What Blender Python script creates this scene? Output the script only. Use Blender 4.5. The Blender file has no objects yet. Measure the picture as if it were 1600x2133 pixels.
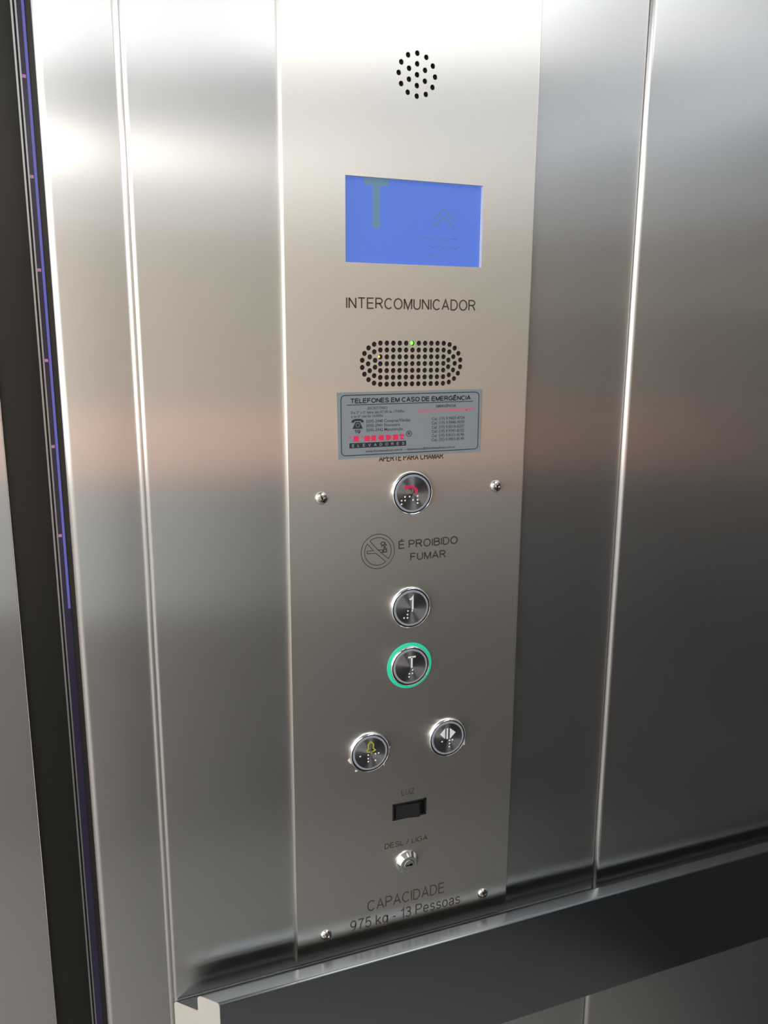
import bpy, bmesh, math, random
from mathutils import Vector, Matrix
random.seed(4)
S = bpy.context.scene
COL = S.collection
ZC = 1.45                                   # camera height; the measured panel heights are relative to it

# ------------------------------------------------------------------ camera
cd = bpy.data.cameras.new('camera')
cam = bpy.data.objects.new('camera', cd)
COL.objects.link(cam)
cd.sensor_fit = 'HORIZONTAL'; cd.sensor_width = 36.0
cd.lens = 36.0 * 1702.07 / 1600.0
cd.clip_start = 0.02
_r = Vector((0.93426406, -0.35654135, 0.00537903))
_u = Vector((0.06871343, 0.19481469, 0.97843022))
_f = Vector((0.34989875, 0.91374258, -0.20650754))
M = Matrix((( _r.x, _u.x, -_f.x, 0.0), (_r.y, _u.y, -_f.y, -0.70), (_r.z, _u.z, -_f.z, ZC), (0, 0, 0, 1)))
cam.matrix_world = M
S.camera = cam

# ------------------------------------------------------------------ world, exposure, lamps
W = bpy.data.worlds.new('world'); S.world = W; W.use_nodes = True
W.node_tree.nodes['Background'].inputs[0].default_value = (1.0, 0.97, 0.93, 1)
W.node_tree.nodes['Background'].inputs[1].default_value = 2.5
S.view_settings.view_transform = 'Standard'
S.view_settings.look = 'None'
S.view_settings.gamma = 1.0
S.view_settings.use_curve_mapping = False
S.view_settings.exposure = 0.80
LAMP = 2.0                                  # ceiling lamp diffuser

# ------------------------------------------------------------------ materials
def nodes(name):
    m = bpy.data.materials.new(name); m.use_nodes = True
    return m, m.node_tree.nodes, m.node_tree.links, m.node_tree.nodes['Principled BSDF']

def plain(name, col, rough=0.5, metal=0.0, emit=None, est=0.0, vary=0.06, scale=60.0):
    m, n, l, b = nodes(name)
    tc = n.new('ShaderNodeTexCoord'); nz = n.new('ShaderNodeTexNoise'); nz.inputs['Scale'].default_value = scale
    l.new(tc.outputs['Object'], nz.inputs['Vector'])
    mr = n.new('ShaderNodeMapRange'); mr.inputs['To Min'].default_value = 1 - vary; mr.inputs['To Max'].default_value = 1 + vary
    l.new(nz.outputs['Fac'], mr.inputs['Value'])
    vm = n.new('ShaderNodeVectorMath'); vm.operation = 'SCALE'; vm.inputs[0].default_value = col[:3]
    l.new(mr.outputs['Result'], vm.inputs['Scale']); l.new(vm.outputs['Vector'], b.inputs['Base Color'])
    b.inputs['Roughness'].default_value = rough; b.inputs['Metallic'].default_value = metal
    if emit:
        b.inputs['Emission Color'].default_value = (*emit, 1); b.inputs['Emission Strength'].default_value = est
    return m

def brushed(name, col, rough, aniso=1.0, radial=False, horizontal=False, grain=0.05, smudge=0.0):
    """Brushed steel: grooves run along Z (or X when horizontal); the reflection smears across them."""
    m, n, l, b = nodes(name)
    b.inputs['Metallic'].default_value = 1.0
    b.inputs['Anisotropic'].default_value = aniso
    tc = n.new('ShaderNodeTexCoord')
    geo = n.new('ShaderNodeNewGeometry')
    if radial:
        t = n.new('ShaderNodeVectorMath'); t.operation = 'MULTIPLY'
        l.new(tc.outputs['Object'], t.inputs[0]); t.inputs[1].default_value = (1, 0, 1)
        t2 = n.new('ShaderNodeVectorMath'); t2.operation = 'NORMALIZE'; l.new(t.outputs[0], t2.inputs[0])
        l.new(t2.outputs[0], b.inputs['Tangent'])
    else:
        t = n.new('ShaderNodeVectorMath'); t.operation = 'CROSS_PRODUCT'
        l.new(geo.outputs['Normal'], t.inputs[0]); t.inputs[1].default_value = (1, 0, 0) if horizontal else (0, 0, 1)
        t2 = n.new('ShaderNodeVectorMath'); t2.operation = 'NORMALIZE'; l.new(t.outputs[0], t2.inputs[0])
        l.new(t2.outputs[0], b.inputs['Tangent'])
    mp = n.new('ShaderNodeMapping')
    mp.inputs['Scale'].default_value = (3, 900, 900) if horizontal else ((400, 400, 400) if radial else (900, 900, 5))
    l.new(tc.outputs['Object'], mp.inputs['Vector'])
    nz = n.new('ShaderNodeTexNoise'); nz.inputs['Scale'].default_value = 1.0; nz.inputs['Detail'].default_value = 3
    l.new(mp.outputs['Vector'], nz.inputs['Vector'])
    mr = n.new('ShaderNodeMapRange'); mr.inputs['To Min'].default_value = 1 - grain; mr.inputs['To Max'].default_value = 1 + grain
    l.new(nz.outputs['Fac'], mr.inputs['Value'])
    vm = n.new('ShaderNodeVectorMath'); vm.operation = 'SCALE'; vm.inputs[0].default_value = col
    l.new(mr.outputs['Result'], vm.inputs['Scale']); l.new(vm.outputs['Vector'], b.inputs['Base Color'])
    b.inputs['Roughness'].default_value = rough
    if smudge:
        ns = n.new('ShaderNodeTexNoise'); ns.inputs['Scale'].default_value = 9; ns.inputs['Detail'].default_value = 4
        l.new(tc.outputs['Object'], ns.inputs['Vector'])
        m2 = n.new('ShaderNodeMapRange'); m2.inputs['To Min'].default_value = rough - smudge; m2.inputs['To Max'].default_value = rough + smudge
        l.new(ns.outputs['Fac'], m2.inputs['Value']); l.new(m2.outputs['Result'], b.inputs['Roughness'])
    return m

STEEL = brushed('brushed_steel', (0.62, 0.61, 0.60), 0.255, 1.0, grain=0.02, smudge=0.01)
STEEL_PLATE = brushed('warm_brushed_steel', (0.765, 0.735, 0.69), 0.33, 1.0, grain=0.018, smudge=0.015)
STEEL_RAIL = brushed('rail_steel', (0.28, 0.30, 0.315), 0.25, 0.8, horizontal=True, grain=0.04)
STEEL_CAP = brushed('spun_steel', (0.28, 0.28, 0.29), 0.40, 1.0, radial=True, grain=0.03)
CHROME = plain('chrome', (0.86, 0.87, 0.89), 0.06, 1.0, vary=0.01)
SCREW = plain('screw_steel', (0.78, 0.75, 0.71), 0.12, 1.0, vary=0.03)
RING = plain('grey_acrylic', (0.30, 0.32, 0.37), 0.35)
GAP = plain('black_gap', (0.012, 0.013, 0.016), 0.6)
ETCH = plain('etched_brown', (0.062, 0.046, 0.035), 0.75, vary=0.15, scale=400)
DARKPL = plain('black_plastic', (0.014, 0.014, 0.016), 0.32)
SEAL = plain('black_rubber', (0.040, 0.038, 0.035), 0.35, 0.8)
PURPLE = plain('purple_acrylic', (0.018, 0.013, 0.034), 0.25)
ALU = plain('aluminium_edge', (0.42, 0.42, 0.42), 0.35, 1.0)
BLUEGLOW = plain('blue_light', (0.05, 0.05, 0.2), 0.3, emit=(0.11, 0.10, 0.40), est=0.36)
PINKLED = plain('pink_light', (0.2, 0.08, 0.2), 0.3, emit=(0.36, 0.15, 0.31), est=0.34)
GREEN = plain('lit_green_ring', (0.02, 0.25, 0.15), 0.4, emit=(0.008, 0.42, 0.235), est=0.55)
GREENDIM = plain('green_ring_unlit', (0.12, 0.2, 0.17), 0.4)
LEDG = plain('green_led', (0.1, 0.5, 0.05), 0.3, emit=(0.22, 0.95, 0.08), est=1.1)
LEDA = plain('amber_led', (0.5, 0.3, 0.05), 0.3, emit=(0.95, 0.50, 0.04), est=1.0)
SCREEN = plain('backlit_blue', (0.03, 0.05, 0.2), 0.35, emit=(0.100, 0.205, 0.70), est=0.42, vary=0.05, scale=25)
LCD = plain('lcd_pixels', (0.03, 0.05, 0.06), 0.45, emit=(0.125, 0.245, 0.37), est=0.46)
LCDF = plain('lcd_pixels_faint', (0.03, 0.05, 0.1), 0.45, emit=(0.095, 0.195, 0.55), est=0.435)
WHITE = plain('white_print', (0.82, 0.83, 0.84), 0.5)
DOT = plain('polished_dot', (0.90, 0.90, 0.90), 0.30, 0.6)
RED = plain('red_print', (0.55, 0.03, 0.09), 0.45)
YELLOW = plain('yellow_print', (0.42, 0.40, 0.05), 0.5)
FILM = plain('white_film', (0.75, 0.75, 0.75), 0.5)
VINYL = plain('grey_vinyl', (0.24, 0.27, 0.29), 0.5, vary=0.03)
INK = plain('dark_ink', (0.018, 0.022, 0.03), 0.6)
INKS = plain('small_ink', (0.05, 0.058, 0.07), 0.6)
LOGO = plain('pink_red_ink', (0.80, 0.025, 0.10), 0.5)
LOGOP = plain('pink_ink', (0.70, 0.12, 0.22), 0.5)
MESHBK = plain('speaker_cloth', (0.045, 0.032, 0.028), 0.8, vary=0.5, scale=900)
# the unseen cabin behind the camera, banded to shape the steel's reflections
UPPER = plain('cream_laminate', (0.78, 0.76, 0.72), 0.5)
MIDDLE = plain('beige_laminate', (0.60, 0.525, 0.43), 0.5)
PINKB = plain('salmon_band', (1.0, 0.60, 0.46), 0.5)
GREYB = plain('grey_laminate', (0.125, 0.13, 0.128), 0.5)
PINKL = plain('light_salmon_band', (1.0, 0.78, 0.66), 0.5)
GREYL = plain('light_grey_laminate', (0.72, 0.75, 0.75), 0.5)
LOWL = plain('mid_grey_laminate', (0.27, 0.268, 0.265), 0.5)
LOWER = plain('dark_laminate', (0.115, 0.115, 0.115), 0.5)
CORN = plain('cornice_grey', (0.74, 0.75, 0.76), 0.5)
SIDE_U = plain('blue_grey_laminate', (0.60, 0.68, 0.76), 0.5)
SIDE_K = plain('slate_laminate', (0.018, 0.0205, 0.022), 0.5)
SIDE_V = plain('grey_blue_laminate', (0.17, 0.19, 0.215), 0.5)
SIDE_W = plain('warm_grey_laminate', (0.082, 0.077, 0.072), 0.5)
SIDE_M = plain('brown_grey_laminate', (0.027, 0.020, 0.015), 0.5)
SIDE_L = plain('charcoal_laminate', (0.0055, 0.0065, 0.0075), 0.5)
GRANITE = plain('grey_granite', (0.23, 0.23, 0.225), 0.35, vary=0.5, scale=200)
CEIL = plain('ceiling_paint', (0.70, 0.71, 0.72), 0.6)
LAMPM = plain('lamp_diffuser', (0.9, 0.9, 0.9), 0.5, emit=(0.93, 0.97, 1.0), est=LAMP)

# ------------------------------------------------------------------ helpers
def link(name, bm, mat, parent=None, loc=(0, 0, 0), smooth=False, **props):
    me = bpy.data.meshes.new(name)
    bmesh.ops.recalc_face_normals(bm, faces=bm.faces)
    bm.to_mesh(me); bm.free()
    o = bpy.data.objects.new(name, me); COL.objects.link(o)
    if mat: me.materials.append(mat)
    if smooth:
        me.polygons.foreach_set('use_smooth', [True] * len(me.polygons))
    if parent: o.parent = parent
    o.location = loc
    for k, v in props.items(): o[k] = v
    return o

def sharp(o, deg=35):
    o.data.polygons.foreach_set('use_smooth', [True] * len(o.data.polygons))
    o.data.set_sharp_from_angle(angle=math.radians(deg))
    return o

def box(bm, x0, x1, y0, y1, z0, z1):
    v = [bm.verts.new(p) for p in ((x0,y0,z0),(x1,y0,z0),(x1,y1,z0),(x0,y1,z0),(x0,y0,z1),(x1,y0,z1),(x1,y1,z1),(x0,y1,z1))]
    for f in ((0,3,2,1),(4,5,6,7),(0,1,5,4),(1,2,6,5),(2,3,7,6),(3,0,4,7)): bm.faces.new([v[i] for i in f])
    return bm

def boxes(*bs):
    bm = bmesh.new()
    for b in bs: box(bm, *b)
    return bm

def prism(bm, pts, y0, y1):
    """Polygon in the XZ plane, extruded from y0 (front) to y1."""
    a = [bm.verts.new((x, y0, z)) for x, z in pts]; b = [bm.verts.new((x, y1, z)) for x, z in pts]
    try:
        bm.faces.new(a); bm.faces.new(b[::-1])
        n = len(pts)
        for i in range(n): bm.faces.new((a[i], b[i], b[(i+1) % n], a[(i+1) % n]))
    except ValueError: pass

def column(bm, prof, z0, z1):
    """Closed XY outline (list of (x,y)) extruded along Z."""
    a = [bm.verts.new((x, y, z0)) for x, y in prof]; b = [bm.verts.new((x, y, z1)) for x, y in prof]
    n = len(prof)
    for i in range(n): bm.faces.new((a[i], a[(i+1) % n], b[(i+1) % n], b[i]))
    bm.faces.new(a[::-1]); bm.faces.new(b)

def panel_prof(x0, x1, yf, yb, rl, rr, n=8):
    """Sheet with rounded front corners: radius rl on the left edge, rr on the right edge."""
    p = [(x0, yb)]
    p += [(x0 + rl - rl * math.cos(a), yf + rl - rl * math.sin(a)) for a in [i * math.pi / 2 / n for i in range(n + 1)]] if rl else [(x0, yf)]
    p += [(x1 - rr + rr * math.sin(a), yf + rr - rr * math.cos(a)) for a in [i * math.pi / 2 / n for i in range(n + 1)]] if rr else [(x1, yf)]
    p.append((x1, yb))
    return p

def lathe(bm, prof, n=48):
    """(radius, height towards the viewer) turned about the Y axis."""
    rings = []
    for r, h in prof:
        if r < 1e-6: rings.append([bm.verts.new((0, -h, 0))])
        else: rings.append([bm.verts.new((r * math.cos(2*math.pi*i/n), -h, r * math.sin(2*math.pi*i/n))) for i in range(n)])
    for A, B in zip(rings, rings[1:]):
        for i in range(n):
            j = (i + 1) % n
            if len(B) == 1: bm.faces.new((A[i], A[j], B[0]))
            elif len(A) == 1: bm.faces.new((A[0], B[j], B[i]))
            else: bm.faces.new((A[i], A[j], B[j], B[i]))

def turned(name, prof, mat, parent, loc=(0, 0, 0), n=48, deg=30, **p):
    bm = bmesh.new(); lathe(bm, prof, n)
    return sharp(link(name, bm, mat, parent, loc, **p), deg)

def ribbon(bm, pts, w, y0, y1, closed=False):
    """Stroke of width w along a polyline in the XZ plane, mitred."""
    pts = [Vector(p) for p in pts]
    q = [pts[0]]
    for p in pts[1:]:
        if (p - q[-1]).length > 1e-7: q.append(p)
    if closed and (q[0] - q[-1]).length < 1e-7: q.pop()
    pts = q; n = len(pts)
    if n < 2: return
    L, R = [], []
    for i in range(n):
        d0 = (pts[i] - pts[i-1]).normalized() if (i > 0 or closed) else None
        d1 = (pts[(i+1) % n] - pts[i]).normalized() if (i < n - 1 or closed) else None
        if d0 is None: d0 = d1
        if d1 is None: d1 = d0
        n0 = Vector((-d0.y, d0.x)); n1 = Vector((-d1.y, d1.x))
        m = n0 + n1
        m = n0.copy() if m.length < 1e-4 else m.normalized()
        k = min(1.0 / max(m.dot(n0), 0.3), 2.6)
        L.append(pts[i] + m * (w/2*k)); R.append(pts[i] - m * (w/2*k))
    def ring(c, y): return [bm.verts.new((v.x, y, v.y)) for v in c]
    lf, rf, lb, rb = ring(L, y0), ring(R, y0), ring(L, y1), ring(R, y1)
    for i in range(n if closed else n - 1):
        j = (i + 1) % n
        bm.faces.new((lf[i], lf[j], rf[j], rf[i])); bm.faces.new((lf[j], lf[i], lb[i], lb[j])); bm.faces.new((rf[i], rf[j], rb[j], rb[i]))
    if not closed:
        bm.faces.new((lf[0], rf[0], rb[0], lb[0])); bm.faces.new((rf[-1], lf[-1], lb[-1], rb[-1]))

def ell(cx, cz, rx, rz, a0, a1, n=14):
    return [(cx + rx * math.cos(math.radians(a0 + (a1-a0)*i/n)), cz + rz * math.sin(math.radians(a0 + (a1-a0)*i/n))) for i in range(n + 1)]

# stroke alphabet: glyph -> (width, [polylines]) with cap height 1
G = {
 'A': (.70, [[(0,0),(.35,1),(.70,0)], [(.11,.33),(.59,.33)]]),
 'B': (.62, [[(0,0),(0,1),(.34,1)]+ell(.34,.77,.23,.23,90,-90)+[(0,.54)], [(.34,.54)]+ell(.36,.27,.26,.27,90,-90)+[(0,0)]]),
 'C': (.70, [ell(.37,.5,.37,.5,42,318,20)]),
 'D': (.66, [[(0,0),(0,1),(.28,1)]+ell(.28,.5,.38,.5,90,-90,16)+[(0,0)]]),
 'E': (.60, [[(.60,1),(0,1),(0,0),(.62,0)], [(0,.53),(.56,.53)]]),
 'F': (.56, [[(.56,1),(0,1),(0,0)], [(0,.52),(.50,.52)]]),
 'G': (.74, [ell(.38,.5,.38,.5,42,310,20)+[(.74,.14),(.74,.47),(.42,.47)]]),
 'H': (.64, [[(0,0),(0,1)], [(.64,0),(.64,1)], [(0,.53),(.64,.53)]]),
 'I': (.0, [[(0,0),(0,1)]]),
 'L': (.50, [[(0,1),(0,0),(.52,0)]]),
 'M': (.74, [[(0,0),(0,1)], [(0,1),(.37,.02),(.74,1)], [(.74,1),(.74,0)]]),
 'N': (.64, [[(0,0),(0,1)], [(0,1),(.64,0)], [(.64,0),(.64,1)]]),
 'O': (.78, [ell(.39,.5,.39,.5,0,360,24)]),
 'P': (.60, [[(0,0),(0,1),(.34,1)]+ell(.34,.74,.26,.26,90,-90)+[(0,.48)]]),
 'R': (.66, [[(0,0),(0,1),(.36,1)]+ell(.36,.75,.26,.25,90,-90)+[(0,.50)], [(.30,.50),(.42,.42),(.66,0)]]),
 'S': (.62, [ell(.31,.75,.28,.25,15,270,14)+ell(.31,.25,.31,.25,90,-165,14)]),
 'T': (.66, [[(0,1),(.66,1)], [(.33,1),(.33,0)]]),
 'U': (.64, [[(0,1)]+ell(.32,.34,.32,.34,180,360)+[(.64,1)]]),
 'V': (.68, [[(0,1),(.34,0),(.68,1)]]),
 'Z': (.60, [[(.02,1),(.58,1),(0,0),(.60,0)]]),
 '0': (.54, [ell(.27,.5,.27,.5,0,360,20)]),
 '1': (.26, [[(0,.76),(.16,.84),(.26,1),(.26,0)]]),
 '2': (.54, [ell(.27,.72,.26,.28,165,-40,14)+[(0,0),(.55,0)]]),
 '3': (.54, [ell(.26,.76,.23,.24,150,-90,12)+ell(.26,.27,.27,.27,90,-155,14)]),
 '5': (.54, [[(.50,1),(.10,1),(.03,.50)]+ell(.26,.32,.28,.32,135,-155,16)]),
 '7': (.52, [[(0,1),(.52,1)]+[(.36,.70),(.24,.38),(.19,0)]]),
 '9': (.54, [ell(.27,.68,.26,.32,0,360,18), [(.53,.68)]+ell(.17,.60,.36,.60,-2,-72,10)+[(.12,.0)]]),
 'k': (.46, [[(0,0),(0,1)], [(.44,.70),(0,.27)], [(.16,.42),(.48,0)]]),
 'g': (.48, [ell(.24,.36,.24,.36,0,360,18), [(.48,.72)]+ell(.24,-.06,.24,.24,0,-150)]),
 'e': (.50, [[(0,.37),(.50,.37)]+ell(.25,.36,.25,.36,2,320,16)]),
 's': (.44, [ell(.22,.54,.19,.18,15,270,12)+ell(.22,.18,.22,.18,90,-165,12)]),
 'o': (.52, [ell(.26,.36,.26,.36,0,360,18)]),
 'a': (.48, [[(.04,.54)]+ell(.24,.52,.20,.20,150,0,10)+[(.44,.10),(.50,0)], [(.44,.42),(.20,.37)]+ell(.19,.18,.19,.18,90,290,12)+[(.44,.16)]]),
 '-': (.30, [[(0,.36),(.30,.36)]]),
 '/': (.28, [[(0,-.03),(.28,1.03)]]),
}
G['É'] = (.60, G['E'][1] + [[(.22,1.12),(.40,1.30)]])
G['Ê'] = (.60, G['E'][1] + [[(.12,1.11),(.31,1.29),(.50,1.11)]])

def stroke_text(bm, txt, x0, x1, z0, h, w, y0, y1, gap=.24):
    """Fit txt between x0 and x1 on baseline z0, cap height h, stroke w (share of h)."""
    x = 0; items = []
    for c in txt:
        if c == ' ': x += .34; continue
        items.append((c, x)); x += G[c][0] + gap
    total = items[-1][1] + G[items[-1][0]][0]
    wd = w * h
    sx = (x1 - x0 - wd) / max(total, 1e-6) if total else 1
    for c, xx in items:
        for pl in G[c][1]:
            ribbon(bm, [(x0 + wd/2 + (xx + px) * sx, z0 + wd/2 + pz * (h - wd)) for px, pz in pl], wd, y0, y1)

def font_text(bm, txt, x0, x1, z0, h, y0, bold=0.0):
    """Small print from Blender's built-in typeface, fitted to x0..x1 with cap height about h."""
    cu = bpy.data.curves.new('print', 'FONT'); cu.body = txt; cu.resolution_u = 2; cu.offset = bold
    o = bpy.data.objects.new('print', cu); COL.objects.link(o)
    bpy.context.view_layer.update()
    me = bpy.data.meshes.new_from_object(o.evaluated_get(bpy.context.evaluated_depsgraph_get()))
    xs = [v.co.x for v in me.vertices]; a, b = min(xs), max(xs)
    k = h / 0.70
    for v in me.vertices: v.co = (x0 + (v.co.x - a) / (b - a) * (x1 - x0), y0, z0 + v.co.y * k)
    bm.from_mesh(me)
    bpy.data.objects.remove(o); bpy.data.curves.remove(cu); bpy.data.meshes.remove(me)

def ball(bm, x, z, r, y, n=8, flat=0.6):
    rings = []
    for k in range(3):
        a = k * math.pi / 6
        rings.append([bm.verts.new((x + r*math.cos(a)*math.cos(2*math.pi*i/n), y - r*flat*math.sin(a), z + r*math.cos(a)*math.sin(2*math.pi*i/n))) for i in range(n)])
    top = bm.verts.new((x, y - r*flat, z))
    for A, B in zip(rings, rings[1:]):
        for i in range(n): bm.faces.new((A[i], A[(i+1)%n], B[(i+1)%n], B[i]))
    for i in range(n): bm.faces.new((rings[-1][i], rings[-1][(i+1)%n], top))

def empty(name, loc, **p):
    o = bpy.data.objects.new(name, None); COL.objects.link(o); o.location = loc; o.empty_display_size = .05
    for k, v in p.items(): o[k] = v
    return o

# ------------------------------------------------------------------ setting: the cabin
YF = 0.005                                   # front of the wall sheets; the button plate front is Y = 0
wf = link('wall_front', boxes((-0.004, 1.10, 0.035, 0.07, 0.0, 2.35)), SEAL, kind='structure')
def wall_panel(x0, x1, yf, yb, rl, rr, label=None):
    bm = bmesh.new(); column(bm, panel_prof(x0, x1, yf, yb, rl, rr), 0.0, 2.35)
    o = sharp(link('panel', bm, STEEL, wf), 40)
    if label: o['label'] = label
    return o
wall_panel(-0.0068, 0.0500, YF + .007, .035, .0055, .0005)
wall_panel(0.0500, 0.0545, YF + .0035, .035, .0034, .0004, 'narrow folded steel strip between two wall sheets')
wall_panel(0.0546, 0.5345, YF, .035, .0036, .0006)
wall_panel(0.5350, 1.10, 0.0, .035, .0046, .0006)

WX0, WX1, WZ0, WZ1 = -.95, .06, 1.83, 1.975
wb = link('wall_back', boxes((-1.1, 1.1, -1.56, -1.51, 0, WZ0), (-1.1, 1.1, -1.56, -1.51, WZ1, 2.35), (-1.1, WX0, -1.56, -1.51, WZ0, WZ1), (WX1, 1.1, -1.56, -1.51, WZ0, WZ1)), GREYB, kind='structure')
for z0, z1, m in ((0, .69, LOWER), (.69, 1.08, GREYB), (1.08, 1.27, PINKB), (1.27, 1.72, MIDDLE), (1.72, WZ0, UPPER), (WZ1, 2.10, CORN)):
    ml = {PINKB: PINKL, LOWER: LOWL, GREYB: GREYL}.get(m, m)  # left panels coloured paler so the left steel reflects brighter
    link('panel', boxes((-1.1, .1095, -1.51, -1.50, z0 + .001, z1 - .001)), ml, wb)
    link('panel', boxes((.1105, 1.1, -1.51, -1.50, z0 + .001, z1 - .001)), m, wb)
for x0, x1 in ((-1.1, WX0), (WX1, 1.1)): link('panel', boxes((x0, x1, -1.51, -1.50, WZ0, WZ1)), UPPER, wb)
wn = link('window_1', boxes((WX0, WX1, -1.54, -1.50, WZ0, WZ0+.02), (WX0, WX1, -1.54, -1.50, WZ1-.02, WZ1), (WX0, WX0+.02, -1.54, -1.50, WZ0+.02, WZ1-.02), (WX1-.02, WX1, -1.54, -1.50, WZ0+.02, WZ1-.02)), ALU, kind='structure')  # unseen window added to put a bright band into the steel's reflections
wr = link('wall_right', boxes((1.11, 1.16, -1.56, 0.07, 0, 2.35)), SIDE_L, kind='structure')
for z0, z1, m in ((0, .80, SIDE_K), (.80, 1.22, SIDE_L), (1.22, 1.50, SIDE_M), (1.50, 1.66, SIDE_W), (1.66, 1.80, SIDE_V), (1.80, 1.97, SIDE_U), (1.97, 2.35, CORN)):  # invented colour steps grade the brightness that the right-hand steel reflects
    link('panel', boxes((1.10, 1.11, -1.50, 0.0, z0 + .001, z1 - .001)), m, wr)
link('wall_left', boxes((-1.16, -1.11, -1.56, -1.40, 0, 2.35), (-1.16, -1.11, -.05, .20, 0, 2.35), (-1.16, -1.11, -1.40, -.05, 2.15, 2.35)), UPPER, kind='structure')  # unseen wall, opening added to let daylight in from the left
link('ground', boxes((-9, -1.17, -7, 7, -.08, -.03)), plain('outdoor_paving', (0.20, 0.19, 0.18), 0.8), kind='structure')  # added outside the left opening to dim the light from its lower part
link('floor', boxes((-1.16, 1.16, -1.56, .20, -.05, 0)), GRANITE, kind='structure')
link('ceiling', boxes((-1.16, 1.16, -1.56, .20, 2.10, 2.35)), CEIL, kind='structure')
for i, (x0, x1) in enumerate(((-1.0, -.12), (.40, .95))):
    lt = empty('ceiling_light', ((x0+x1)/2, -1.0 + .2*i, 2.10), label='flat square ceiling lamp above the %s half of the lift cabin' % ('left', 'right')[i], category='ceiling light')
    hw = (x1 - x0) / 2
    link('frame', boxes((-hw, hw, -.47, -.45, -.02, 0), (-hw, hw, .45, .47, -.02, 0), (-hw, -hw+.02, -.45, .45, -.02, 0), (hw-.02, hw, -.45, .45, -.02, 0)), ALU, lt)
    link('diffuser', boxes((-hw+.02, hw-.02, -.45, .45, -.014, -.004)), LAMPM, lt)

# sliding door leaf beyond the front wall, with its black edge
dr = link('door_1', boxes(), None, kind='structure') if False else empty('door_1', (-.5, .10, 0), kind='structure')
bm = bmesh.new(); column(bm, panel_prof(-.60, .4425, 0, .03, .001, .001), 0.0, 2.30)
sharp(link('leaf', bm, STEEL, dr), 40)
bm = bmesh.new(); column(bm, panel_prof(.4425, .4815, .004, .03, .0, .003), 0.0, 2.30)
sharp(link('edge_seal', bm, SEAL, dr, label='black rubber edge of the door leaf'), 40)

# ------------------------------------------------------------------ light curtain at the door edge
lc = empty('light_curtain', (0, .03, 0), label='slim dark door sensor strip with a glowing blue line beside the left steel edge', category='sensor strip')
link('housing', boxes((-.0215, -.0070, .006, .03, .02, 2.3)), SEAL, lc)
link('rim', boxes((-.0213, -.0199, .0015, .006, .02, 2.3)), ALU, lc)
link('rim', boxes((-.0184, -.0172, .003, .006, .02, 2.3)), ALU, lc)
link('cover', boxes((-.0171, -.0112, .002, .006, .02, 2.3)), PURPLE, lc)
link('light_strip', boxes((-.0137, -.0117, .0012, .002, ZC - .2305, 2.3)), BLUEGLOW, lc, label='glowing blue line')  # blue line with its own emission
link('lip', boxes((-.0110, -.0071, .0, .006, .02, 2.3)), SEAL, lc)
for z in (.195, .1229, .0528, -.0182, -.0888, -.1652, -.3072):
    link('emitter', boxes((-.0170, -.0143, .0014, .002, ZC + z - .0012, ZC + z + .0012)), PINKLED if z > -.2 else PURPLE, lc)

# ------------------------------------------------------------------ the button plate
PX0, PX1, PZ0, PZ1 = .1757, .4168, -.6195, .500
CX = .2962
cp = empty('control_panel', (CX, 0, ZC), label='tall brushed steel button plate with a blue display, grilles and round buttons', category='control panel')
def L(x): return x - CX

grid = 2 * math.pi
holes = []
rc = (.2961, .2213)
RH = .00232
round_holes = [rc] + [(rc[0] + .00855*math.sin(math.radians(60*k)), rc[1] + .00855*math.cos(math.radians(60*k))) for k in range(6)] + \
              [(rc[0] + .01685*math.sin(math.radians(30*k)), rc[1] + .01685*math.cos(math.radians(30*k))) for k in range(12)]
gp = .00609; gx0, gx1, gzc = .26385, .32635, -.02140
gcol = (gx1 - gx0) / 10
grille_holes = [(gx0 + gcol*i, gzc + gp*(3 - j)) for j in range(7) for i in range(11)]
for rr, n in ((3*gp, 8), (2*gp, 5), (1*gp, 2)):
    for k in range(1, n + 1):
        a = math.radians(90 + 180*k/(n+1))
        grille_holes.append((gx0 + rr*.96*math.cos(a), gzc + rr*math.sin(a)))
        grille_holes.append((gx1 - rr*.96*math.cos(a), gzc + rr*math.sin(a)))
DX0, DX1, DZ0, DZ1 = .2312, .3627, .0655, .1363
SX0, SX1, SZ0, SZ1 = .2796, .3160, -.4817, -.4645

def sheet_mesh():
    """Front sheet of the plate with every hole cut through."""
    cu = bpy.data.curves.new('sheet', 'CURVE'); cu.dimensions = '2D'; cu.fill_mode = 'BOTH'; cu.extrude = .0006; cu.resolution_u = 1
    r = .0016
    def poly(pts):
        sp = cu.splines.new('POLY'); sp.points.add(len(pts) - 1); sp.use_cyclic_u = True
        for p, (x, z) in zip(sp.points, pts): p.co = (x, z, 0, 1)
    poly([(L(PX0)+r, PZ0+r), (L(PX1)-r, PZ0+r), (L(PX1)-r, PZ1-r), (L(PX0)+r, PZ1-r)])
    for x, z in round_holes: poly([(L(x) + .00215*math.cos(grid*i/16), z + .00225*math.sin(grid*i/16)) for i in range(16)])
    for x, z in grille_holes: poly([(L(x) + RH*math.cos(grid*i/16), z + RH*math.sin(grid*i/16)) for i in range(16)])
    poly([(L(DX0), DZ0), (L(DX1), DZ0), (L(DX1), DZ1), (L(DX0), DZ1)])
    poly([(L(SX0), SZ0), (L(SX1), SZ0), (L(SX1), SZ1), (L(SX0), SZ1)])
    o = bpy.data.objects.new('sheet', cu); COL.objects.link(o); bpy.context.view_layer.update()
    me = bpy.data.meshes.new_from_object(o.evaluated_get(bpy.context.evaluated_depsgraph_get()))
    bpy.data.objects.remove(o); bpy.data.curves.remove(cu)
    for v in me.vertices: v.co = (v.co.x, .0006 - v.co.z, v.co.y)
    return me
bm = bmesh.new(); me = sheet_mesh(); bm.from_mesh(me); bpy.data.meshes.remove(me)
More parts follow.
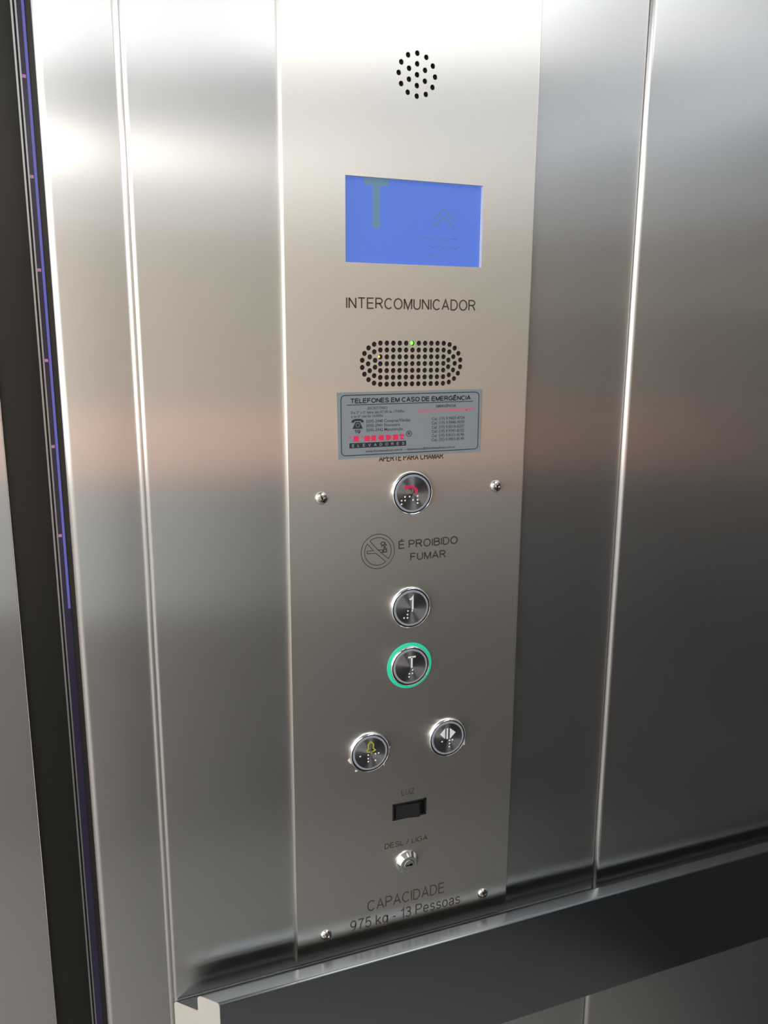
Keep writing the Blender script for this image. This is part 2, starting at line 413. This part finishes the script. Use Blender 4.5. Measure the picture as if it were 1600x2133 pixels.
# rolled rim down to the wall
r = .0016; prof = [(r - r*math.sin(a), r - r*math.cos(a)) for a in [i*math.pi/12 for i in range(7)]] + [(0, .005), (.0012, .005)]
loops = [[bm.verts.new(v) for v in ((L(PX0)+i, y, PZ0+i), (L(PX1)-i, y, PZ0+i), (L(PX1)-i, y, PZ1-i), (L(PX0)+i, y, PZ1-i))] for i, y in prof]
for A, B in zip(loops, loops[1:]):
    for i in range(4): bm.faces.new((A[i], A[(i+1)%4], B[(i+1)%4], B[i]))
bmesh.ops.remove_doubles(bm, verts=bm.verts, dist=1e-6)
fp = link('faceplate', bm, STEEL_PLATE, cp)
sharp(fp, 30)

# backing seen through the holes
link('speaker_backing', boxes((L(.276), L(.3165), .0032, .0046, .201, .242)), GAP, cp)
link('speaker_backing', boxes((L(.243), L(.3475), .0030, .0046, -.042, -.001)), MESHBK, cp)
bm = bmesh.new(); ball(bm, 0, 0, .0019, 0, 10, .8)
link('indicator_lamp', bm, LEDG, cp, (L(gx0 + gcol*5) - .0002, .0026, gzc + gp*3 + .0002), label='green indicator lamp behind the grille')
bm = bmesh.new(); ball(bm, 0, 0, .0012, 0, 8, .8)
link('indicator_lamp', bm, LEDA, cp, (L(gx0) - .0009, .0022, gzc + gp*1 + .0002), label='amber indicator lamp behind the grille')

# display
dp = link('display', boxes((L(DX0), L(DX1), .0045, .0049, DZ0, DZ1)), SCREEN, cp, label='blue backlit display')
t = .0010
link('display_frame', boxes((L(DX0)-t, L(DX0), .0012, .0049, DZ0-t, DZ1+t), (L(DX1), L(DX1)+t, .0012, .0049, DZ0-t, DZ1+t), (L(DX0), L(DX1), .0012, .0049, DZ1, DZ1+t), (L(DX0), L(DX1), .0012, .0049, DZ0-t, DZ0)), plain('bare_aluminium', (0.82, 0.81, 0.79), 0.5, 0.35), cp)
yl = (.0044, .0045)
bm = bmesh.new()
prism(bm, [(L(.2497), .1362), (L(.2725), .1362), (L(.2725), .1305), (L(.2643), .1305), (L(.2643), .0955), (L(.2576), .0955), (L(.2576), .1305), (L(.2497), .1305)], *yl)
link('digit', bm, LCD, dp, label='grey letter T on the display')
bm = bmesh.new()
for dz in (0, -.0068):
    ribbon(bm, [(L(.3155), .1040 + dz + .0016), (L(.3258), .1130 + dz + .0016), (L(.3368), .1040 + dz + .0016)], .0030, *yl)
link('arrow', bm, LCDF, dp, label='double upward chevron')
bm = bmesh.new(); rnd = random.Random(2)
for x0, x1, z in ((.3045, .3385, .0885), (.3110, .3420, .0812), (.3110, .3262, .0742)):
    x = x0
    while x < x1:
        wd = rnd.uniform(.0010, .0024)
        for k in range(2):
            hz = rnd.uniform(-.0014, .0014)
            prism(bm, [(L(x), z + hz), (L(x + wd), z + hz), (L(x + wd), z + hz + .0010), (L(x), z + hz + .0010)], *yl)
        x += wd + .0007
link('pixel_row', bm, LCDF, dp, kind='stuff')

# etched lettering on the plate
YE = (-.00012, .0002)
def lettering(lines, label, mat=ETCH):
    bm = bmesh.new()
    for (txt, x0, x1, z0, h, w) in lines: stroke_text(bm, txt, L(x0), L(x1), z0, h, w, *YE)
    return link('lettering', bm, mat, cp, label=label)
lettering([('INTERCOMUNICADOR', .2314, .3580, .0263, .0100, .125)], 'etched word INTERCOMUNICADOR')
lettering([('APERTE PARA CHAMAR', .2627, .3281, -.1107, .0066, .15)], 'etched words APERTE PARA CHAMAR half under the sticker')
lettering([('É PROIBIDO', .2829, .3456, -.1955, .0082, .165), ('FUMAR', .2952, .3331, -.2083, .0080, .165)], 'etched words É PROIBIDO FUMAR')
lettering([('LUZ', .2886, .3033, -.4563, .0066, .15)], 'etched word LUZ')
lettering([('DESL / LIGA', .2706, .3191, -.5131, .0064, .17)], 'etched words DESL / LIGA')
lettering([('CAPACIDADE', .2519, .3402, -.5812, .0128, .105)], 'etched word CAPACIDADE')
lettering([('975 kg - 13 Pessoas', .2331, .3592, -.5996, .0126, .11)], 'etched words 975 kg - 13 Pessoas')
bm = bmesh.new(); sx, sz = L(.2621), -.1959
ribbon(bm, [(sx + .0168*math.cos(grid*i/48), sz + .0168*math.sin(grid*i/48)) for i in range(48)], .0007, *YE, closed=True)
ri = .0134
def arc(a0, a1, n=20): return [(sx + ri*math.cos(math.radians(a0+(a1-a0)*i/n)), sz + ri*math.sin(math.radians(a0+(a1-a0)*i/n))) for i in range(n+1)]
ribbon(bm, arc(127, -37), .0007, *YE); ribbon(bm, arc(143, 307), .0007, *YE)
def P(*q): return [(sx + x/1000, sz + z/1000) for x, z in q]
ribbon(bm, P((-8.1,10.7),(-.6,2.1),(10.7,-8.1)), .0007, *YE)
ribbon(bm, P((-10.7,8.1),(-4.4,1.2),(-10.7,1.2),(-10.7,-1.3),(-2.2,-1.5),(8.1,-10.7)), .0007, *YE)
ribbon(bm, P((.2,1.5),(4.6,1.2),(4.6,-1.2),(2.2,-1.3)), .0007, *YE)
ribbon(bm, P((5.6,1.4),(5.6,-1.2),(8.6,-.9),(8.6,1.9),(5.6,1.4)), .0012, *YE)
ribbon(bm, P((5.2,2.6),(7.6,3.4),(5.4,5.2),(6.6,6.8),(8.4,6.0),(7.4,4.6)), .0011, *YE)
ribbon(bm, P((3.4,4.2),(4.6,5.8),(2.6,7.2),(4.4,9.0),(7.2,8.2),(6.0,6.6)), .0009, *YE)
link('lettering', bm, ETCH, cp, label='etched no smoking symbol')
bm = bmesh.new(); ribbon(bm, [(L(.3125), .2845), (L(.3140), .2826), (L(.3225), .2832), (L(.3262), .2850)], .0014, *YE)
link('lettering', bm, ETCH, cp, label='lower edge of an etched mark at the top of the picture')

# domed cross-head screws
def screw_mesh():
    R, H = .0060, .0030
    bm = bmesh.new(); lathe(bm, [(R, -.0004), (R, .0003), (R*.95, H*.36), (R*.80, H*.68), (R*.55, H*.90), (R*.28, H*.99), (0, H)], 28)
    bm.normal_update()
    o = link('screw_blank', bm, SCREW)
    cut = bmesh.new()
    for a in (20, 110):
        c, s = math.cos(math.radians(a)), math.sin(math.radians(a))
        q = [(-.0032, -.0007), (.0032, -.0007), (.0032, .0007), (-.0032, .0007)]
        prism(cut, [(x*c - z*s, x*s + z*c) for x, z in q], -.006, -.0012 - (.0001 if a > 90 else 0))
    c_o = link('screw_cut', cut, None)
    md = o.modifiers.new('slot', 'BOOLEAN'); md.object = c_o; md.operation = 'DIFFERENCE'; md.solver = 'EXACT'; md.use_self = True
    bpy.context.view_layer.update()
    me = bpy.data.meshes.new_from_object(o.evaluated_get(bpy.context.evaluated_depsgraph_get()))
    bpy.data.objects.remove(o); bpy.data.objects.remove(c_o)
    return me
sm = screw_mesh()
for x, z, a in ((.2072, -.1412, 0), (.3856, -.1404, 30), (.2072, -.5957, 50), (.3866, -.5946, 10)):
    o = bpy.data.objects.new('screw', sm); COL.objects.link(o); o.parent = cp; o.location = (L(x), 0, z); o.rotation_euler = (0, math.radians(a), 0)
    sharp(o, 30)

# round push buttons
def button(x, z, label, symbol, smat, dots, lit=False, scraps=()):
    b = turned('push_button', [(.0209, 0), (.0209, .0008), (.0206, .0022), (.0202, .0031), (.0197, .0035), (.0193, .0033), (.0192, .0022)], CHROME, cp, (L(x), 0, z), 56, 50, label=label)
    turned('gap_ring', [(.0193, .0024), (.0180, .0016)], GAP, b)
    turned('cap_ring', [(.0181, .0018), (.0180, .0031), (.0177, .0033), (.0161, .0033), (.0160, .0030)], RING, b)
    turned('cap', [(.0160, .0030), (.0160, .0033), (.0080, .0034), (0, .00342)], STEEL_CAP, b, n=64)
    ys = (-.00362, -.0034)
    bm = bmesh.new(); symbol(bm, ys); link('symbol', bm, smat, b)
    bm = bmesh.new()
    for dx, dz in dots: ball(bm, dx/1000, dz/1000, .00098, -.0034)
    sharp(link('braille', bm, DOT, b), 60)
    if lit: turned('light_ring', [(.0237, 0), (.0236, .0004), (.0230, .0007), (.0207, .0007)], GREEN, b, n=64, label='glowing green ring')
    if scraps:
        bm = bmesh.new()
        for sc in scraps: prism(bm, [(px/1000, pz/1000) for px, pz in sc], -.0004, -.00002)
        link('film_scrap', bm, FILM, b, label='torn white protective film')
    return b
def sym_phone(bm, ys):
    up = [(-8.7,6.0),(-8.1,7.6),(-6.5,8.3),(-3.9,8.4),(-1.4,7.9),(1.0,7.0),(3.2,5.6),(4.7,4.3),(5.3,2.6),(5.1,.6),(4.0,-.2),(2.0,.3),(1.7,2.0),(1.8,3.2),(.2,4.4),(-2.2,5.4),(-3.9,5.6),(-4.6,4.4),(-6.0,4.0),(-8.0,4.6)]
    # split the handset outline into convex quads along its length
    n = len(up) // 2
    for i in range(n - 1):
        q = [up[i], up[i+1], up[len(up)-2-i], up[len(up)-1-i]]
        prism(bm, [(x/1000, z/1000) for x, z in q], *ys)
def strokes(*pls, w=.0016):
    def f(bm, ys):
        for pl in pls: ribbon(bm, [(x/1000, z/1000) for x, z in pl], w, *ys)
    return f
def sym_door(bm, ys):
    for q in (((-9.0,5.6),(-3.4,11.2),(-3.4,-.2)), ((8.4,5.3),(2.0,10.9),(2.0,-.9)), ((-1.7,11.0),(0,11.0),(0,-.6),(-1.7,-.6))):
        prism(bm, [(x/1000, z/1000) for x, z in q], *ys)
BX = .2958
button(BX, -.1417, 'call button with a red telephone handset', sym_phone, RED,
       [(-7.8,-2.9),(-3.1,-2.9),(5.1,-2.8),(-11.2,-6.3),(-7.7,-6.3),(.4,-6.3),(5.1,-6.4),(-11.2,-9.7),(5.1,-9.5)])
button(BX, -.2549, 'floor button marked 1', strokes([(-1.9,8.9),(.2,9.9),(1.3,11.4),(1.3,-1.2)], w=.0017), WHITE,
       [(-3.4,-2.5),(1.2,-2.8),(-3.9,-6.0),(-7.4,-9.2),(-3.9,-9.4)])
button(BX, -.3152, 'floor button marked T with a glowing green ring', strokes([(-2.9,9.9),(5.2,9.9)], [(1.1,9.9),(1.1,-1.4)], w=.0017), WHITE,
       [(2.3,-4.0),(-1.1,-7.5),(2.2,-7.5),(-1.3,-10.8)], lit=True)
button(.2537, -.4003, 'alarm button with a yellow bell', strokes([(-4.6,2.4),(-1.9,5.2),(-2.4,9.4),(.6,12.2),(3.3,9.2),(3.0,5.0),(5.2,2.7),(2.5,1.2),(-1.6,1.6),(-4.6,2.4)], [(-.4,1.4),(1.4,.2),(2.4,1.2)], w=.0013), YELLOW,
       [(-10.4,-1.8),(-2.0,-1.8),(5.6,-1.7),(9.0,-1.5),(-2.0,-5.5),(-2.0,-8.8),(5.6,-8.8)],
       scraps=([(-20.4,-3),(-22.3,-5.5),(-20.6,-8.2),(-18.6,-9.6)], [(20.4,-2.4),(21.3,-1.2),(21.9,-4.6),(20.2,-5.2)], [(15.4,-13.6),(17.0,-12.4),(16.2,-18.0),(13.6,-16.2)], [(-14.2,-17.0),(-11.8,-18.4),(-14.6,-19.0)], [(-3.4,-20.2),(1.8,-20.6),(-1.0,-22.4)], [(21.0,.4),(22.2,1.8),(22.0,-.4)]))
button(.3383, -.3993, 'door opening button with white triangles and bars', sym_door, WHITE,
       [(-6.4,-2.9),(2.1,-2.9),(5.3,-2.8),(2.1,-6.4),(2.0,-9.9)],
       scraps=([(20.3,-5.2),(21.2,-4.0),(21.0,-12.8),(16.4,-12.4)], [(1.6,-20.8),(4.4,-21.2),(2.2,-22.4)]))

# rocker switch
sw = link('rocker_switch', boxes((L(SX0), L(SX1), .0035, .0046, SZ0, SZ1), (L(SX0)-.0006, L(SX0)+.0012, -.0006, .0046, SZ0-.0006, SZ1+.0006), (L(SX1)-.0012, L(SX1)+.0006, -.0006, .0046, SZ0-.0006, SZ1+.0006),
     (L(SX0), L(SX1), -.0006, .0046, SZ0-.0006, SZ0+.0010), (L(SX0), L(SX1), -.0006, .0046, SZ1-.0010, SZ1+.0006)), DARKPL, cp, label='black rocker light switch')
bm = bmesh.new()
a, b_, c = L(SX0) + .0035, L(SX1) - .0078, L(SX1) - .0020
zz0, zz1 = SZ0 - .0002, SZ1 - .0020
pr = [(a, .0036), (a, .0004), (b_ - .0008, -.0036), (b_, -.0030), (c, .0030), (c, .0036)]
va = [bm.verts.new((x, y, zz0)) for x, y in pr]; vb = [bm.verts.new((x, y, zz1)) for x, y in pr]
bm.faces.new(va); bm.faces.new(vb[::-1])
for i in range(len(pr)): bm.faces.new((va[i], vb[i], vb[(i+1)%6], va[(i+1)%6]))
bmesh.ops.bevel(bm, geom=[e for e in bm.edges], offset=.0003, segments=2, affect='EDGES')
sharp(link('rocker', bm, DARKPL, sw), 30)

# key switch
ks = turned('key_switch', [(.0125, 0), (.0125, .0012), (.0121, .0018), (.0092, .0060), (.0088, .0062), (.0060, .0062), (.0060, .0050)], CHROME, cp, (L(.2957), 0, -.5329), 40, 25, label='chrome key switch')
turned('plug', [(.0057, .0050), (.0057, .0066), (.0053, .0069), (0, .0069)], SCREW, ks, n=32)
link('keyhole', boxes((-.0036, .0036, -.00702, -.0060, -.0009, .0009), (.0004, .0036, -.00702, -.0060, -.0009, .0017)), GAP, ks)

# ------------------------------------------------------------------ emergency sticker
st = empty('sign', (.2946, 0, ZC - .0761), label='grey printed sticker of emergency telephone numbers below the oval speaker grille', category='sticker')
st.rotation_euler = (0, math.radians(-.37), 0)
def mm(*q): return [(x/1000, z/1000) for x, z in q]
bm = bmesh.new(); prism(bm, mm((-72.2,30),(72.2,30.1),(71.5,-29.0),(69.8,-30.1),(-71.3,-30)), -.0006, -.0002)
link('sheet', bm, VINYL, st)
YT = (-.00072, -.0006); YP = -.00068
bm = bmesh.new()
def rrect(x0, x1, z0, z1, r, n=6):
    o = []
    for cx, cz, a in ((x1-r, z1-r, 0), (x0+r, z1-r, 90), (x0+r, z0+r, 180), (x1-r, z0+r, 270)):
        o += [(cx + r*math.cos(math.radians(a+90*i/n)), cz + r*math.sin(math.radians(a+90*i/n))) for i in range(n+1)]
    return o
ribbon(bm, mm(*rrect(-68.5, 69.4, -26.9, 27.5, 4)), .0007, *YT, closed=True)
ribbon(bm, mm((-62.8,18.8),(63.2,18.9)), .0006, *YT)
link('border', bm, INK, st)
bm = bmesh.new(); stroke_text(bm, 'TELEFONES EM CASO DE EMERGÊNCIA', -.0597, .0607, .0201, .0045, .20, *YT)
link('lettering', bm, INK, st, label='dark heading TELEFONES EM CASO DE EMERGÊNCIA')
bm = bmesh.new()
for txt, x0, x1, z, h in (('ESCRITÓRIO', -42.9, -23.9, 14.2, 2.5), ('De 2ª a 5ª feira das 07:00 às 17:00hs', -59, -7.3, 10.7, 2.4), ('e às 6ª até às 16:00hs', -59, -28.2, 7.3, 2.4),
        ('3095-2940 Compras/Vendas', -44.6, -1.1, 2.2, 2.8), ('3095-2941 Financeiro', -44.6, -11.5, -1.7, 2.8), ('3095-2942 Manutenção', -44.6, -8.4, -5.7, 2.8)):
    font_text(bm, txt, x0/1000, x1/1000, z/1000, h/1000, YP, .012)
link('lettering', bm, INKS, st, label='small print of office hours and office numbers')
bm = bmesh.new(); font_text(bm, 'EMERGÊNCIA', .0247, .0454, .0141, .0025, YP, .02)
for i, txt in enumerate(('Cel. (19) 9.9403-4724', 'Cel. (19) 9.9446-9030', 'Cel. (19) 9.8316-6207', 'Cel. (19) 9.9341-8102', 'Cel. (19) 9.8101-4146', 'Cel. (35) 9.9901-8149')):
    font_text(bm, txt, .0206, .0545, .00235 - .00397*i, .0028, YP, .014)
link('lettering', bm, INKS, st, label='small print list of mobile numbers')
bm = bmesh.new(); font_text(bm, 'SEGUNDA À NOITE E FINAIS DE SEMANA', .0054, .0646, .0103, .0024, YP, .03)
link('lettering', bm, LOGOP, st, label='pink line of small print')
bm = bmesh.new(); font_text(bm, 'www.thorelevadores.com.br', -.0452, -.0085, -.0247, .0021, YP, .014); font_text(bm, '-', -.0071, -.0063, -.0247, .0021, YP); font_text(bm, 'manutencao@thorelevadores.com.br', -.0047, .0455, -.0247, .0021, YP, .014)
link('lettering', bm, INK, st, label='small print web and mail address')
bm = bmesh.new()                                   # old desk telephone
prism(bm, mm((-58.6,4.0),(-57.6,5.4),(-55,6.1),(-50.5,6.1),(-48,5.4),(-47,4.0),(-47,2.9),(-49.6,2.9),(-49.8,4.2),(-55.8,4.2),(-56,2.9),(-58.6,2.9)), *YT)
prism(bm, mm((-55.0,3.4),(-50.6,3.4),(-50.6,2.8),(-48.8,-.6),(-48.0,-2.8),(-57.6,-2.8),(-56.8,-.6),(-55.0,2.8)), *YT)
link('telephone_symbol', bm, INK, st)
bm = bmesh.new(); stroke_text(bm, '19', -.0560, -.0501, -.0070, .0033, .2, *YT)
link('lettering', bm, INK, st, label='dark number 19')
bm = bmesh.new(); ribbon(bm, [( -.0528 + .0017*math.cos(grid*i/20), .0004 + .0017*math.sin(grid*i/20)) for i in range(20)], .0004, -.00078, -.0007, closed=True)
link('dial', bm, VINYL, st)
bm = bmesh.new()                                   # red block logotype
for q in (((-60.9,-9.6),(-58.4,-9.5),(-60.4,-11.0)), ((-56.9,-9.4),(-51.8,-9.4),(-51.8,-14.3),(-56.9,-14.3)), ((-49.9,-9.4),(-48.0,-9.4),(-48.4,-10.9)),
          ((-46.2,-9.4),(-41.2,-9.4),(-41.2,-14.3),(-46.2,-14.3)), ((-41.2,-11.5),(-39.6,-11.5),(-39.6,-12.3),(-41.2,-12.3)), ((-39.6,-9.4),(-35.2,-9.4),(-35.2,-14.3),(-39.6,-14.3)),
          ((-18.2,-9.4),(-13.2,-9.4),(-13.2,-14.3),(-18.2,-14.3)), ((-12.0,-9.4),(-8.4,-9.4),(-7.2,-10.2),(-7.2,-11.0),(-8.0,-11.6),(-12.0,-11.6)), ((-11.6,-12.2),(-8.6,-12.2),(-7.0,-14.3),(-10.4,-14.3))):
    prism(bm, mm(*q), *YT)
prism(bm, mm((-27.4,-9.4),*[(-29.4+3.8*math.cos(math.radians(a)), -11.85+2.45*math.sin(math.radians(a))) for a in range(100,261,20)],(-27.4,-14.3)), *YT)
prism(bm, mm((-25.4,-14.3),*[(-23.6+3.6*math.cos(math.radians(a)), -11.85+2.45*math.sin(math.radians(a))) for a in range(-80,81,20)],(-25.4,-9.4)), *YT)
link('lettering', bm, LOGO, st, label='pink red block lettering THOR')
bm = bmesh.new(); prism(bm, mm((-60.8,-20.3),(-5.4,-20.3),(-5.4,-15.7),(-60.8,-15.7)), *YT)
lb = link('logo_bar', bm, INK, st, label='black bar with spaced grey letters')
bm = bmesh.new(); stroke_text(bm, 'ELEVADORES', -.0584, -.0070, -.0194, .0028, .2, -.00084, -.00072, gap=1.15)
link('lettering', bm, VINYL, lb)
bm = bmesh.new(); ribbon(bm, [(-.0024 + .0026*math.cos(grid*i/24), -.0093 + .0026*math.sin(grid*i/24)) for i in range(24)], .0005, *YT, closed=True)
stroke_text(bm, 'R', -.0034, -.0014, -.0108, .0030, .18, *YT)
link('lettering', bm, INK, st, label='small circled R')

# ------------------------------------------------------------------ handrail
hr = empty('handrail', (0, YF, ZC - .61), label='broad flat steel handrail with a stepped mitred end below the button plate', category='handrail')
def corner(cx, cz, r, a0, a1, n=5): return [(cx + r*math.cos(math.radians(a0+(a1-a0)*i/n)), cz + r*math.sin(math.radians(a0+(a1-a0)*i/n))) for i in range(n+1)]
# profile in (depth out of the wall, height) ; wall face at depth 0
pf = [(0, -.0235)] + corner(.003, -.0225, .003, 180, 90) + [(.017, -.0195)] + corner(.0178, -.0172, .0023, -90, 0, 4) + corner(.0235, -.0055, .0035, 180, 90) + \
     corner(.0352, -.0048, .0028, 90, 0) + corner(.0352, -.1262, .0028, 0, -90) + [(.012, -.1290), (.012, -.1278), (0, -.1278)]
X0, X1 = .0550, 1.08
bm = bmesh.new()
A = [bm.verts.new((X0 + d, -d, z)) for d, z in pf]; B = [bm.verts.new((X1, -d, z)) for d, z in pf]
for i in range(len(pf)):
    j = (i + 1) % len(pf); bm.faces.new((A[i], A[j], B[j], B[i]))
bm.faces.new(B)
ro = sharp(link('rail', bm, STEEL_RAIL, hr), 40)
bm = bmesh.new()
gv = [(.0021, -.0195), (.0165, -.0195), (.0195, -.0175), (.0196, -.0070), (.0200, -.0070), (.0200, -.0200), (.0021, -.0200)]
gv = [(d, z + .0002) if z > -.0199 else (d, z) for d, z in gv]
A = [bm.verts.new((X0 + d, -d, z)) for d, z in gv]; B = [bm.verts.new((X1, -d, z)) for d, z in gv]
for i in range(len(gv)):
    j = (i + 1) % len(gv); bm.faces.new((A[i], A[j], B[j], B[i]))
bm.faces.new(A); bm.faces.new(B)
link('groove_lining', bm, plain('dark_gunmetal', (0.11, 0.115, 0.12), 0.45, 0.85), hr, label='dark lining of the groove behind the rail top')  # darker than the rail steel: shade painted into groove and its reflection
bm = bmesh.new()
A = [bm.verts.new((X0 + d, -d, z)) for d, z in pf]; B = [bm.verts.new((X0 + d - .0006, -d - .0006, z)) for d, z in pf]
bm.faces.new(B)
for i in range(len(pf)):
    j = (i + 1) % len(pf); bm.faces.new((A[i], A[j], B[j], B[i]))
link('end_cap', bm, plain('pale_end_plate', (0.70, 0.67, 0.62), 0.45, 0.8), hr, label='pale stepped end plate')  # paler than the rail: light on the end face put into the colour
